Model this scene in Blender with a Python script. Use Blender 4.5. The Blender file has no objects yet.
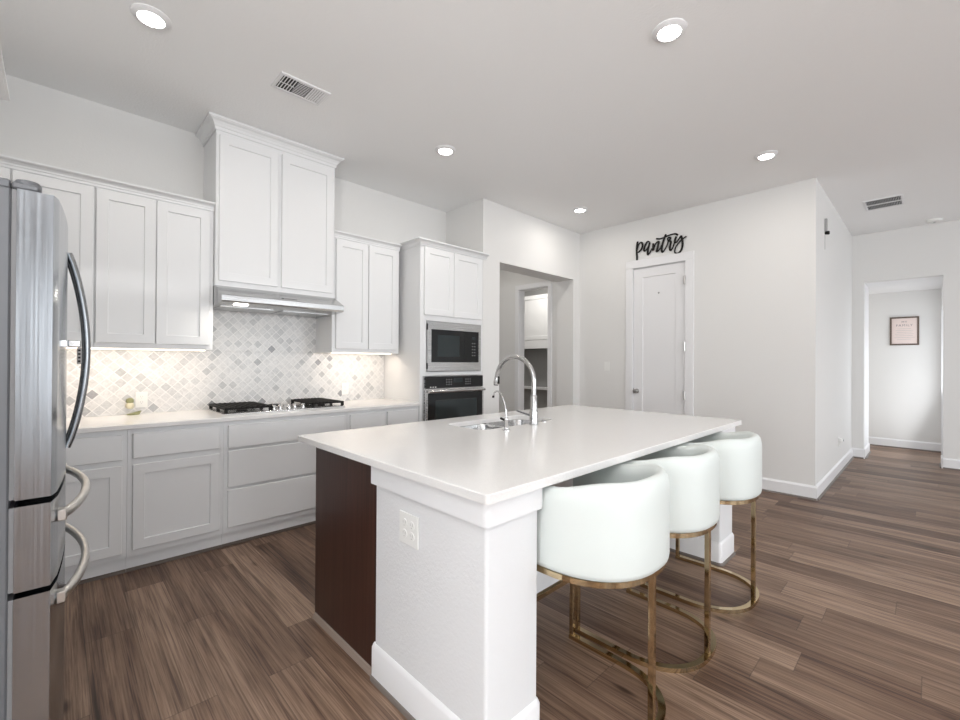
import bpy, bmesh, math, random
from mathutils import Vector, Matrix
random.seed(7)
PI = math.pi
S = bpy.context.scene
COL = S.collection

# ------------------------------------------------------------------ camera
T, PITCH, ROLL, CAMH, FPX = 0.7692, 0.0037, 0.0057, 1.3123, 436.5
s_, c_ = math.sin(T), math.cos(T)
cp_, sp_ = math.cos(PITCH), math.sin(PITCH)
fwd = Vector((s_*cp_, c_*cp_, sp_))
up0 = Vector((-s_*sp_, -c_*sp_, cp_))
r0 = Vector((c_, -s_, 0))
cr_, sr_ = math.cos(ROLL), math.sin(ROLL)
right = r0*cr_ + up0*sr_
up = up0*cr_ - r0*sr_
cam = bpy.data.cameras.new('camera')
cam.sensor_width = 36.0
cam.lens = FPX*36.0/960.0
cam.clip_start = 0.02
camo = bpy.data.objects.new('camera', cam)
COL.objects.link(camo)
camo.matrix_world = Matrix(((right.x, up.x, -fwd.x, 0), (right.y, up.y, -fwd.y, 0), (right.z, up.z, -fwd.z, CAMH), (0, 0, 0, 1)))
S.camera = camo

# ------------------------------------------------------------------ world, daylight, exposure
S.view_settings.view_transform = 'Standard'
S.view_settings.look = 'None'
S.view_settings.gamma = 1.0
S.view_settings.use_curve_mapping = False
S.view_settings.exposure = 0.27
W = bpy.data.worlds.new('sky'); S.world = W
W.use_nodes = True
bg = W.node_tree.nodes['Background']
bg.inputs[0].default_value = (0.86, 0.93, 1.0, 1)
bg.inputs[1].default_value = 1.6

def area(name, loc, rot, sx, sy, power, color=(1, 1, 1), spread=PI):
    l = bpy.data.lights.new(name, 'AREA'); l.shape = 'RECTANGLE'
    l.size, l.size_y, l.energy, l.color, l.spread = sx, sy, power, color, spread
    o = bpy.data.objects.new(name, l); COL.objects.link(o)
    o.location = loc; o.rotation_euler = rot
    return o

DAY = (0.95, 0.975, 1.0)
# daylight entering through the window openings (rear wall windows and the breakfast nook window)
WIN_REAR = [(-3.2, -1.2), (0.3, 2.7), (3.3, 5.3), (5.8, 7.4)]
WIN_POW = [66, 74, 58, 26]
TILT = math.radians(-40)    # window lamps tilted upwards to brighten the ceiling, in place of ground bounce
for (x0, x1), pw in zip(WIN_REAR, WIN_POW):
    area('window_daylight', ((x0+x1)/2, -4.96, 1.55), (-PI/2-TILT, 0, PI), x1-x0-.1, 2.1, pw, DAY)
area('window_daylight', (-4.16, -0.3, 1.5), (0, -PI/2+TILT*.4, 0), 2.1, 2.2, 55, DAY)

# added fill light aimed at the ceiling behind the camera, standing in for bounced flash
area('bounce_fill', (-1.35, -1.0, 1.8), (math.radians(166), 0, math.radians(-50)), .7, .7, 104, (1, .985, .97))

# ------------------------------------------------------------------ materials
def mat(name, color, rough=.5, metal=0.0, spec=.5, coat=0.0):
    m = bpy.data.materials.new(name); m.use_nodes = True
    b = m.node_tree.nodes['Principled BSDF']
    b.inputs['Base Color'].default_value = (*color, 1)
    b.inputs['Roughness'].default_value = rough
    b.inputs['Metallic'].default_value = metal
    b.inputs['Specular IOR Level'].default_value = spec
    b.inputs['Coat Weight'].default_value = coat
    return m

class NT:
    def __init__(s, m): s.t = m.node_tree; s.b = s.t.nodes['Principled BSDF']
    def n(s, typ, **kw):
        nd = s.t.nodes.new(typ)
        for k, v in kw.items(): setattr(nd, k, v)
        return nd
    def l(s, a, b): s.t.links.new(a, b)
    def math(s, op, a, b=None, c=None):
        nd = s.n('ShaderNodeMath', operation=op)
        for i, v in enumerate((a, b, c)):
            if v is None: continue
            if isinstance(v, (int, float)): nd.inputs[i].default_value = v
            else: s.l(v, nd.inputs[i])
        return nd.outputs[0]
    def mix(s, f, a, b, blend='MIX'):
        nd = s.n('ShaderNodeMix', data_type='RGBA', blend_type=blend)
        for i, v in ((0, f), (6, a), (7, b)):
            if isinstance(v, (int, float)): nd.inputs[i].default_value = v
            elif isinstance(v, tuple): nd.inputs[i].default_value = (*v, 1)
            else: s.l(v, nd.inputs[i])
        return nd.outputs[2]
    def ramp(s, f, stops):
        nd = s.n('ShaderNodeValToRGB'); e = nd.color_ramp.elements
        while len(e) < len(stops): e.new(0.5)
        for el, (p, c) in zip(e, stops): el.position = p; el.color = (*c, 1)
        s.l(f, nd.inputs[0]); return nd.outputs[0]
    def bump(s, h, strength, dist=.01):
        nd = s.n('ShaderNodeBump'); nd.inputs['Strength'].default_value = strength; nd.inputs['Distance'].default_value = dist
        s.l(h, nd.inputs['Height']); s.l(nd.outputs[0], s.b.inputs['Normal'])
    def coords(s, scale=(1, 1, 1), kind='Object'):
        tc = s.n('ShaderNodeTexCoord'); mp = s.n('ShaderNodeMapping'); mp.inputs['Scale'].default_value = scale
        s.l(tc.outputs[kind], mp.inputs[0]); return mp.outputs[0]
    def noise(s, vec, scale, detail=3, rough=.5, dist=0):
        nd = s.n('ShaderNodeTexNoise'); nd.inputs['Scale'].default_value = scale; nd.inputs['Detail'].default_value = detail
        nd.inputs['Roughness'].default_value = rough; nd.inputs['Distortion'].default_value = dist
        s.l(vec, nd.inputs['Vector']); return nd.outputs[0]

def paint(name, color, rough=.55, bump=.08, sc=140, spec=.35):
    m = mat(name, color, rough, spec=spec); q = NT(m)
    q.bump(q.noise(q.coords(), sc, 2), bump, .004)
    return m

M = {}
M['wall'] = paint('wall paint', (.755, .75, .738), .6, .14, 110)
M['ceiling'] = paint('ceiling paint', (.90, .902, .902), .7, .3, 70)
M['trim'] = paint('white trim paint', (.80, .80, .81), .35, .02)
M['cab'] = paint('white cabinet paint', (.785, .79, .795), .32, .015, spec=.45)
M['post'] = paint('white textured wall paint', (.745, .75, .76), .55, .25, 90)
M['black'] = mat('black iron', (.012, .011, .010), .6, spec=.25)
M['blackgloss'] = mat('black glass', (.008, .009, .010), .05, spec=.35)
M['dark'] = mat('dark recess', (.03, .03, .03), .7)
M['grey'] = mat('grey plastic', (.35, .35, .35), .5)
M['gasket'] = mat('grey rubber gasket', (.20, .20, .205), .6)
M['dim'] = mat('dim grey marking', (.10, .10, .10), .5)
M['plate'] = mat('white plastic', (.82, .82, .80), .35)
M['slot'] = mat('grey slot', (.45, .45, .44), .5)
M['chrome'] = mat('chrome', (.60, .60, .60), .12, 1.0)
M['glass'] = mat('window glass', (1, 1, 1), .0)
M['glass'].node_tree.nodes['Principled BSDF'].inputs['Transmission Weight'].default_value = 1.0
M['paper'] = mat('pink paper', (.80, .68, .64), .7)
M['ink'] = mat('grey ink', (.25, .21, .22), .7)
M['bronze'] = mat('dark bronze frame', (.11, .075, .055), .45)
M['nickel'] = mat('satin nickel', (.42, .41, .40), .3, 1.0)
M['screen'] = mat('oven display', (.012, .02, .022), .06)
M['ceramic'] = mat('cream ceramic', (.75, .70, .52), .35)
M['leaf'] = mat('olive green', (.30, .31, .16), .5)
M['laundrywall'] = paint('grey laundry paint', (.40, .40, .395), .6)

def steel(name, color, rough, axis):
    m = mat(name, color, rough, 1.0); q = NT(m)
    sc = [220, 220, 220]; sc[axis] = 2
    nz = q.noise(q.coords(tuple(sc)), 1.0, 2)
    q.l(q.ramp(nz, [(.3, (rough*.75,)*3), (.7, (rough*1.3,)*3)]), q.b.inputs['Roughness'])
    q.bump(nz, .004, .001)
    return m
M['steel_v'] = steel('brushed steel vertical grain', (.37, .393, .42), .2, 2)
M['steel_h'] = steel('brushed steel', (.50, .50, .50), .24, 0)
M['steel_side'] = mat('grey coated steel', (.13, .135, .145), .45, .2)
M['handle'] = mat('satin steel handle', (.27, .28, .29), .25, 1.0)
M['handle_light'] = mat('satin steel drawer handle', (.60, .58, .55), .3, 1.0)
M['sinksteel'] = steel('sink steel', (.50, .50, .50), .22, 1)

# brass
m = mat('polished brass', (.62, .50, .32), .07, 1.0); M['brass'] = m
# upholstery
m = mat('off white leatherette', (.705, .75, .73), .42, spec=.4); q = NT(m)
q.bump(q.noise(q.coords(), 260, 3), .06, .003); M['leather'] = m
m = mat('pale cushion leatherette', (.70, .76, .75), .45, spec=.4); M['cushion'] = m

# emitters
def emit(name, color, strength):
    m = mat(name, color, .4)
    b = m.node_tree.nodes['Principled BSDF']
    b.inputs['Emission Color'].default_value = (*color, 1); b.inputs['Emission Strength'].default_value = strength
    return m
M['lens'] = emit('lit ceiling lens', (1, .97, .92), 14)
M['hoodlens'] = emit('lit hood lamp', (1, .96, .88), 6)
M['strip'] = emit('lit warm strip', (1, .87, .70), 2.0)

# quartz worktop
m = mat('white quartz', (.79, .775, .765), .14, spec=.5); q = NT(m)
nz = q.noise(q.coords(), 320, 2)
q.l(q.ramp(nz, [(.35, (.79, .78, .77)), (.65, (.85, .835, .82))]), q.b.inputs['Base Color']); M['quartz'] = m

# dark stained wood of the island end
m = mat('dark stained wood', (.05, .022, .016), .3, spec=.4); q = NT(m)
nz = q.noise(q.coords((60, 60, 1.6)), 1.0, 5, .6, .4)
q.l(q.ramp(nz, [(.3, (.026, .0095, .0065)), (.7, (.060, .024, .016))]), q.b.inputs['Base Color']); M['darkwood'] = m
m = mat('wood shoe moulding', (.10, .075, .06), .5); M['shoe'] = m
M['shoe_taupe'] = mat('taupe wood shoe moulding', (.27, .21, .175), .5)
M['shoe_grey'] = mat('grey wood shoe moulding', (.17, .145, .13), .5)

# plank floor: planks run along world Y
m = mat('wood plank floor', (.2, .13, .1), .38, spec=.34); q = NT(m)
tc = q.n('ShaderNodeTexCoord'); sep = q.n('ShaderNodeSeparateXYZ'); q.l(tc.outputs['Object'], sep.inputs[0])
X, Y = sep.outputs[0], sep.outputs[1]
PW, PL = .18, 1.22
xr = q.math('DIVIDE', X, PW); row = q.math('FLOOR', xr); xf = q.math('FRACT', xr)
wn = q.n('ShaderNodeTexWhiteNoise', noise_dimensions='1D'); q.l(row, wn.inputs['W'])
yr = q.math('ADD', q.math('DIVIDE', Y, PL), q.math('MULTIPLY', wn.outputs['Value'], 7.31))
ix = q.math('FLOOR', yr); yf = q.math('FRACT', yr)
cell = q.n('ShaderNodeCombineXYZ'); q.l(row, cell.inputs[0]); q.l(ix, cell.inputs[1])
wn2 = q.n('ShaderNodeTexWhiteNoise', noise_dimensions='2D'); q.l(cell.outputs[0], wn2.inputs['Vector'])
rnd = wn2.outputs['Value']
gv = q.n('ShaderNodeCombineXYZ')
q.l(q.math('ADD', q.math('MULTIPLY', X, 42), q.math('MULTIPLY', rnd, 91)), gv.inputs[0]); q.l(q.math('MULTIPLY', Y, 1.25), gv.inputs[1]); q.l(q.math('MULTIPLY', rnd, 40), gv.inputs[2])
grain = q.noise(gv.outputs[0], 1.0, 6, .66, .9)
gv2 = q.n('ShaderNodeCombineXYZ')
q.l(q.math('ADD', q.math('MULTIPLY', X, 7), q.math('MULTIPLY', rnd, 57)), gv2.inputs[0]); q.l(q.math('MULTIPLY', Y, 1.1), gv2.inputs[1]); q.l(q.math('MULTIPLY', rnd, 23), gv2.inputs[2])
broad = q.noise(gv2.outputs[0], 1.0, 3, .55, .6)
gv3 = q.n('ShaderNodeCombineXYZ')
q.l(q.math('MULTIPLY', X, 190), gv3.inputs[0]); q.l(q.math('MULTIPLY', Y, 2.6), gv3.inputs[1]); q.l(rnd, gv3.inputs[2])
fine = q.noise(gv3.outputs[0], 1.0, 3, .6)
tone = q.math('ADD', q.math('ADD', q.math('MULTIPLY', grain, .52), q.math('MULTIPLY', broad, .36)), q.math('ADD', q.math('MULTIPLY', rnd, .20), q.math('MULTIPLY', fine, .24)))
colr = q.ramp(tone, [(.45, (.036, .018, .0115)), (.57, (.122, .069, .046)), (.70, (.222, .145, .102)), (.88, (.39, .275, .205))])
# knots
vor = q.n('ShaderNodeTexVoronoi', feature='F1'); vv = q.n('ShaderNodeCombineXYZ')
q.l(q.math('MULTIPLY', X, 5.2), vv.inputs[0]); q.l(q.math('MULTIPLY', Y, 1.6), vv.inputs[1]); q.l(vv.outputs[0], vor.inputs['Vector']); vor.inputs['Scale'].default_value = 1.0
knot = q.ramp(vor.outputs['Distance'], [(.03, (.28, .22, .2)), (.10, (1, 1, 1))])
colr = q.mix(1.0, colr, knot, 'MULTIPLY')
streak = q.ramp(q.math('ADD', q.math('MULTIPLY', fine, .6), q.math('MULTIPLY', grain, .4)), [(.36, (.52, .48, .45)), (.52, (1, .98, .95))])
colr = q.mix(.85, colr, streak, 'MULTIPLY')
ex = q.math('MINIMUM', xf, q.math('SUBTRACT', 1.0, xf)); ey = q.math('MINIMUM', yf, q.math('SUBTRACT', 1.0, yf))
gx = q.math('LESS_THAN', ex, .010); gy = q.math('LESS_THAN', ey, .0016)
gap = q.math('MAXIMUM', gx, gy)
q.l(q.mix(q.math('MULTIPLY', gap, .45), colr, (.035, .022, .017)), q.b.inputs['Base Color'])
q.l(q.math('ADD', .33, q.math('MULTIPLY', grain, .22)), q.b.inputs['Roughness'])
q.bump(q.math('SUBTRACT', q.math('MULTIPLY', fine, .3), gap), .22, .0015)
M['floor'] = m

# lantern / diamond marble mosaic
m = mat('marble diamond mosaic', (.75, .74, .73), .25, spec=.5); q = NT(m)
tc = q.n('ShaderNodeTexCoord'); sep = q.n('ShaderNodeSeparateXYZ'); q.l(tc.outputs['Object'], sep.inputs[0])
A = .054
u = q.math('DIVIDE', q.math('MULTIPLY', q.math('ADD', sep.outputs[0], sep.outputs[2]), .7071), A)
v = q.math('DIVIDE', q.math('MULTIPLY', q.math('SUBTRACT', sep.outputs[0], sep.outputs[2]), .7071), A)
cu, cv = q.math('FLOOR', u), q.math('FLOOR', v)
fu, fv = q.math('FRACT', u), q.math('FRACT', v)
cell = q.n('ShaderNodeCombineXYZ'); q.l(cu, cell.inputs[0]); q.l(cv, cell.inputs[1])
wn = q.n('ShaderNodeTexWhiteNoise', noise_dimensions='2D'); q.l(cell.outputs[0], wn.inputs['Vector'])
tile = q.ramp(wn.outputs['Value'], [(0, (.75, .74, .73)), (.6, (.70, .695, .69)), (.86, (.61, .61, .61)), (.97, (.50, .50, .505)), (1.0, (.28, .28, .29))])
vein = q.noise(q.coords((30, 30, 30)), 1.0, 5, .6, 1.5)
tile = q.mix(.35, tile, q.ramp(vein, [(.35, (.5, .5, .5)), (.6, (1, 1, 1))]), 'MULTIPLY')
eu = q.math('MINIMUM', fu, q.math('SUBTRACT', 1.0, fu)); ev = q.math('MINIMUM', fv, q.math('SUBTRACT', 1.0, fv))
g = q.math('LESS_THAN', q.math('MINIMUM', eu, ev), .045)
q.l(q.mix(g, tile, (.80, .79, .775)), q.b.inputs['Base Color'])
q.bump(q.math('SUBTRACT', 1.0, g), .25, .002)
M['mosaic'] = m

# ------------------------------------------------------------------ mesh helpers
class MB:
    """Collects shapes, in world coordinates, into one mesh."""
    def __init__(s): s.bm = bmesh.new()
    def box(s, x0, x1, y0, y1, z0, z1, bev=0.0, seg=1, xf=None):
        vs = [s.bm.verts.new(p) for p in ((x0,y0,z0),(x1,y0,z0),(x1,y1,z0),(x0,y1,z0),(x0,y0,z1),(x1,y0,z1),(x1,y1,z1),(x0,y1,z1))]
        fs = [s.bm.faces.new([vs[i] for i in f]) for f in ((3,2,1,0),(4,5,6,7),(0,1,5,4),(1,2,6,5),(2,3,7,6),(3,0,4,7))]
        if xf is not None: bmesh.ops.transform(s.bm, matrix=xf, verts=vs)
        if bev > 0:
            es = list({e for f in fs for e in f.edges})
            bmesh.ops.bevel(s.bm, geom=es, offset=bev, offset_type='OFFSET', segments=seg, profile=.5, affect='EDGES')
        return s
    def loops(s, rings, close_ring=True, cap0=False, cap1=False):
        """Skin a list of equally long point rings."""
        R = [[s.bm.verts.new(p) for p in r] for r in rings]
        n = len(R[0])
        for a, b in zip(R[:-1], R[1:]):
            for i in range(n if close_ring else n-1):
                j = (i+1) % n
                s.bm.faces.new((a[i], a[j], b[j], b[i]))
        if cap0: s.bm.faces.new(list(reversed(R[0])))
        if cap1: s.bm.faces.new(R[-1])
        return s
    def prism(s, pts, axis, a0, a1):
        """Extrude a 2D polygon along axis 'x','y' or 'z' from a0 to a1."""
        def P(p, t):
            return {'x': (t, p[0], p[1]), 'y': (p[0], t, p[1]), 'z': (p[0], p[1], t)}[axis]
        s.loops([[P(p, a0) for p in pts], [P(p, a1) for p in pts]], True, True, True)
        return s
    def lathe(s, prof, center, n=28, axis='z', cap0=True, cap1=True):
        c = Vector(center); rings = []
        for r, h in prof:
            ring = []
            for i in range(n):
                a = 2*PI*i/n
                ca, sa = r*math.cos(a), r*math.sin(a)
                d = {'z': (ca, sa, h), 'y': (ca, h, sa), 'x': (h, ca, sa)}[axis]
                ring.append(c+Vector(d))
            rings.append(ring)
        return s.loops(rings, True, cap0, cap1)
    def tube(s, path, r, n=12, caps=True, ellipse=None):
        """Round (or elliptic) tube along a polyline; r may be a list."""
        P = [Vector(p) for p in path]; rings = []
        prev = None
        for i, p in enumerate(P):
            t = (P[min(i+1, len(P)-1)]-P[max(i-1, 0)]).normalized()
            if prev is None:
                a = Vector((0, 0, 1)) if abs(t.z) < .9 else Vector((1, 0, 0))
                nrm = t.cross(a).normalized()
            else:
                nrm = (prev - t*prev.dot(t)).normalized()
            prev = nrm; bn = t.cross(nrm)
            rr = r[i] if isinstance(r, (list, tuple)) else r
            ea, eb = ellipse if ellipse else (1, 1)
            rings.append([p + nrm*(rr*ea*math.cos(2*PI*k/n)) + bn*(rr*eb*math.sin(2*PI*k/n)) for k in range(n)])
        return s.loops(rings, True, caps, caps)
    def bar(s, path, w, h, closed=False):
        """Flat bar of width w (horizontal) and height h swept along a horizontal path."""
        P = [Vector(p) for p in path]; rings = []; n = len(P)
        for i, p in enumerate(P):
            a = P[(i-1) % n] if closed or i > 0 else P[i]
            b = P[(i+1) % n] if closed or i < n-1 else P[i]
            t = (b-a).normalized(); nr = Vector((-t.y, t.x, 0)).normalized()*(w/2); uz = Vector((0, 0, h/2))
            # keep the mitre width at corners
            rings.append([p-nr-uz, p+nr-uz, p+nr+uz, p-nr+uz])
        if closed: rings.append(rings[0])
        return s.loops(rings, True, not closed, not closed)
    def xform(s, mx): bmesh.ops.transform(s.bm, matrix=mx, verts=s.bm.verts[:]); return s
    def build(s, name, material, parent=None, smooth=False, kind=None, auto=None):
        bmesh.ops.remove_doubles(s.bm, verts=s.bm.verts[:], dist=1e-6)
        bmesh.ops.recalc_face_normals(s.bm, faces=s.bm.faces[:])
        me = bpy.data.meshes.new(name)
        off = Vector((0, 0, 0))
        p = parent
        while p is not None: off += p.location; p = p.parent
        o = bpy.data.objects.new(name, me); COL.objects.link(o)
        if parent is None:
            vs = [v.co for v in s.bm.verts]
            off = Vector(((min(v.x for v in vs)+max(v.x for v in vs))/2, (min(v.y for v in vs)+max(v.y for v in vs))/2, min(v.z for v in vs)))
            o.location = off
        else: o.parent = parent
        bmesh.ops.translate(s.bm, vec=-off, verts=s.bm.verts[:])
        if smooth:
            lim = math.radians(auto if auto else 40)
            for f in s.bm.faces: f.smooth = True
            for e in s.bm.edges:
                if len(e.link_faces) == 2 and e.calc_face_angle(0) > lim: e.smooth = False
        s.bm.to_mesh(me); s.bm.free()
        me.materials.append(M[material] if isinstance(material, str) else material)
        if kind: o['kind'] = kind
        return o

def tag(o, label, cat, group=None):
    o['label'] = label; o['category'] = cat
    if group: o['group'] = group
    return o
def thing(name, label, cat, loc=(0, 0, 0), group=None):
    o = bpy.data.objects.new(name, None); COL.objects.link(o)
    o.location = loc; o.empty_display_size = .05
    return tag(o, label, cat, group)
def struct(name, mb, m, **kw):
    return mb.build(name, m, kind='structure', **kw)
def sbox(name, m, *a, **kw):
    return struct(name, MB().box(*a, **kw), m)
def copy_tree(o, parent=None):
    c = o.copy(); COL.objects.link(c)
    if parent is not None: c.parent = parent
    for ch in list(o.children): copy_tree(ch, c)
    return c

def rrect(x0, x1, y0, y1, r, n=6):
    pts = []
    for cx, cy, a0 in ((x1-r, y1-r, 0), (x0+r, y1-r, PI/2), (x0+r, y0+r, PI), (x1-r, y0+r, 1.5*PI)):
        for i in range(n+1):
            a = a0+PI/2*i/n
            pts.append((cx+r*math.cos(a), cy+r*math.sin(a)))
    return pts

def shaker(x0, x1, z0, z1, yf, t=.02, rail=.06, rec=.009, slope=.006):
    """Recessed panel door facing -Y with its front at yf."""
    b = MB()
    def R(dx, y): return [(x0+dx, y, z0+dx), (x1-dx, y, z0+dx), (x1-dx, y, z1-dx), (x0+dx, y, z1-dx)]
    b.loops([R(0, yf+t), R(0, yf+.002), R(.002, yf), R(rail, yf), R(rail+slope*.4, yf+rec), R(rail+slope, yf+rec)], True, True, True)
    return b
def slab(x0, x1, z0, z1, yf, t=.02):
    return MB().box(x0, x1, yf, yf+t, z0, z1, .003, 1)

ROT_X = Matrix.Rotation(-PI/2, 4, 'Z')   # a -Y facing shape turned to face -X: (x,y) -> (y,-x)

# ------------------------------------------------------------------ room shell
H = 3.106
WY, PY, PX0, OX0, OX1, WX, EY, HX = 4.056, 3.417, 3.345, 3.612, 5.085, 5.243, .772, 8.026
sbox('floor', 'floor', -4.4, 10.0, -5.2, 6.6, -.05, 0)
sbox('ceiling', 'ceiling', -4.4, 10.0, -5.2, 6.6, H, H+.05)
sbox('wall_back', 'wall', -.95, PX0+.02, WY, WY+.12, 0, H)
# wall with the wide cased opening (0.28 m deep)
w = MB(); w.box(PX0, OX0, PY, PY+.278, 0, H); w.box(OX1, WX+.12, PY, PY+.278, 0, H); w.box(OX0, OX1, PY, PY+.278, 2.447, H); w.box(PX0, PX0+.12, PY+.278, WY+.12, 0, H)
struct('wall_opening', w, 'wall')
sbox('wall_alcove_left', 'wall', 3.36, 3.48, WY+.12, 5.3, 0, H)
sbox('wall_alcove_back', 'wall', 3.36, 5.25, 5.3, 5.42, 0, H)
CX = 5.12
w = MB(); w.box(CX, CX+.12, PY+.278, 3.865, 0, H); w.box(CX, CX+.12, 4.425, 5.3, 0, H); w.box(CX, CX+.12, 3.865, 4.425, 2.42, H)
struct('wall_alcove_right', w, 'wall')
# pantry wall with the door opening
DY0, DY1, DZ = 1.982, 2.632, 2.50
w = MB(); w.box(WX, WX+.12, EY, DY0, 0, H); w.box(WX, WX+.12, DY1, PY, 0, H); w.box(WX, WX+.12, DY0, DY1, DZ, H)
struct('wall_pantry', w, 'wall')
sbox('wall_pantry_inside', 'dark', WX+.5, WX+.52, DY0-.2, DY1+.2, 0, H)
sbox('wall_side', 'wall', WX+.12, HX, EY, EY+.12, 0, H)
# wall with the hallway opening
JL, JR, HZ, BX = .645, -.108, 2.44, 9.46
w = MB(); w.box(HX, HX+.12, JL, EY+.12, 0, H); w.box(HX, HX+.12, -5.0, JR, 0, H); w.box(HX, HX+.12, JR, JL, HZ, H)
struct('wall_hall', w, 'wall')
w = MB(); w.box(HX+.12, 8.70, JL, JL+.1, 0, HZ); w.box(HX+.12, 8.35, JR-.1, JR, 0, HZ); w.box(9.30, BX, JR-.1, JR, 0, HZ); w.box(8.35, 9.30, JR-.1, JR, 2.1, HZ); w.box(HX+.12, BX, JR-.1, JL+.1, HZ, HZ+.05)  # gap on the right side is added to let fill light in
struct('wall_passage', w, 'trim')
sbox('wall_passage_end', 'wall', BX, BX+.12, JR-.1, 3.0, 0, HZ)
w = MB(); w.box(8.58, 8.70, JL+.1, 3.0, 0, HZ); w.box(8.70, BX, 2.9, 3.0, 0, HZ); w.box(8.58, BX+.1, JL+.1, 3.0, HZ, HZ+.05)
struct('wall_corridor', w, 'wall')
# walls behind the camera, with windows
sbox('wall_left', 'wall', -.97, -.85, 1.45, WY+.12, 0, H)
sbox('wall_nook', 'wall', -4.3, -.85, 1.33, 1.45, 0, H)
w = MB(); w.box(-4.32, -4.2, -5.0, -1.4, 0, H); w.box(-4.32, -4.2, .8, 1.45, 0, H); w.box(-4.32, -4.2, -1.4, .8, 0, .45); w.box(-4.32, -4.2, -1.4, .8, 2.55, H)
struct('wall_nook_window', w, 'wall')
w = MB(); xs = [-4.32]+[v for p in WIN_REAR for v in p]+[HX+.12]
for i in range(0, len(xs), 2): w.box(xs[i], xs[i+1], -5.12, -5.0, 0, H)
for x0, x1 in WIN_REAR: w.box(x0, x1, -5.12, -5.0, 0, .45); w.box(x0, x1, -5.12, -5.0, 2.65, H)
struct('wall_rear', w, 'wall')
for i, (x0, x1) in enumerate(WIN_REAR):
    f = MB(); f.box(x0, x0+.05, -5.1, -5.02, .45, 2.65); f.box(x1-.05, x1, -5.1, -5.02, .45, 2.65); f.box(x0, x1, -5.1, -5.02, .45, .5); f.box(x0, x1, -5.1, -5.02, 2.6, 2.65); f.box(x0, x1, -5.1, -5.02, 1.53, 1.57)
    f.build('window_%d' % (i+1), 'trim', kind='structure')
f = MB(); f.box(-4.3, -4.22, -1.4, -1.35, .45, 2.55); f.box(-4.3, -4.22, .75, .8, .45, 2.55); f.box(-4.3, -4.22, -1.4, .8, .45, .5); f.box(-4.3, -4.22, -1.4, .8, 2.5, 2.55); f.box(-4.3, -4.22, -.33, -.27, .45, 2.55)
f.build('window_5', 'trim', kind='structure')

# baseboards
def base_y(name, x0, x1, yf, z=.135, d=-1):
    """Baseboard along X on a wall face at yf, standing out towards d*Y."""
    b = MB(); t = .015*d
    b.prism([(yf, 0), (yf+t, 0), (yf+t, z-.018), (yf+t*.45, z-.004), (yf+t*.3, z), (yf, z)], 'x', x0, x1)
    o = b.build(name, 'trim', kind='structure')
    MB().prism([(yf+t, 0), (yf+t*2, 0), (yf+t*1.9, .008), (yf+t*1.5, .016), (yf+t, .018)], 'x', x0, x1).build('shoe_moulding', 'shoe_grey', o)
    return o
def base_x(name, y0, y1, xf, z=.135, d=-1):
    b = MB(); t = .015*d
    b.prism([(xf, 0), (xf+t, 0), (xf+t, z-.018), (xf+t*.45, z-.004), (xf+t*.3, z), (xf, z)], 'y', y0, y1)
    o = b.build(name, 'trim', kind='structure')
    MB().prism([(xf+t, 0), (xf+t*2, 0), (xf+t*1.9, .008), (xf+t*1.5, .016), (xf+t, .018)], 'y', y0, y1).build('shoe_moulding', 'shoe_grey', o)
    return o
base_x('baseboard_pantry_right', EY-.015, DY0-.0935, WX)
base_x('baseboard_pantry_left', DY1+.0885, PY, WX)
base_y('baseboard_side', WX+.0003, HX, EY)
base_x('baseboard_hall_left', JL, EY, HX)
base_x('baseboard_hall_right', -4.9, JR, HX)
base_y('baseboard_passage_left', HX, 8.70, JL)
base_y('baseboard_passage_right', HX, 8.35, JR, d=1)
base_x('baseboard_passage_end', JR, 2.9, BX)
base_y('baseboard_pier', PX0, OX0, PY)
base_y('baseboard_corner', OX1, WX, PY)
base_x('baseboard_alcove', 4.50, 5.3, CX)

# ------------------------------------------------------------------ pantry door (door_1) and its trim
tr = MB()
tr.box(WX-.02, WX, DY0-.093, DY0+.004, 0, DZ-.0005, .003); tr.box(WX-.02, WX, DY1-.004, DY1+.088, 0, DZ-.0005, .003); tr.box(WX-.02, WX, DY0-.093, DY1+.088, DZ-.0003, DZ+.098, .003)
tr.box(WX+.0005, WX+.12, DY0+.0003, DY0+.004, 0, DZ-.005); tr.box(WX+.0005, WX+.12, DY1-.004, DY1-.0003, 0, DZ-.005); tr.box(WX+.0005, WX+.12, DY0+.0003, DY1-.0003, DZ-.0045, DZ-.0006)
struct('trim_1', tr, 'trim')
# built facing -Y in local x = -Y, then turned to face -X
door = shaker(-DY1+.006, -DY0-.006, .008, DZ-.007, WX+.012, .035, .115, .010, .012)
door.xform(Matrix(((0, 1, 0, 0), (-1, 0, 0, 0), (0, 0, 1, 0), (0, 0, 0, 1))))
d1 = struct('door_1', door, 'trim')
k = MB(); k.lathe([(.026, 0), (.028, -.006), (.012, -.012), (.011, -.035), (.024, -.045), (.029, -.058), (.024, -.072), (.004, -.078)], (WX+.012, 2.575, .955), 20, 'x')
k.build('knob', 'nickel', d1, True)
MB().box(WX+.004, WX+.0135, DY1-.012, DY1-.0062, .92, .99).build('latch_plate', 'nickel', d1)
for z in (2.275, 1.50, .93):
    hb = MB(); hb.lathe([(.011, -.05), (.011, .05)], (WX-.026, DY0+.006, z), 10); hb.box(WX-.026, WX+.0118, DY0+.0062, DY0+.012, z-.045, z+.045)
    hb.build('hinge', 'nickel', d1)
MB().lathe([(.009, 0), (.011, -.004), (.006, -.012), (.002, -.014)], (WX+.0225, 2.31, 2.165), 12, 'x').build('hook', 'nickel', d1, True)

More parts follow.
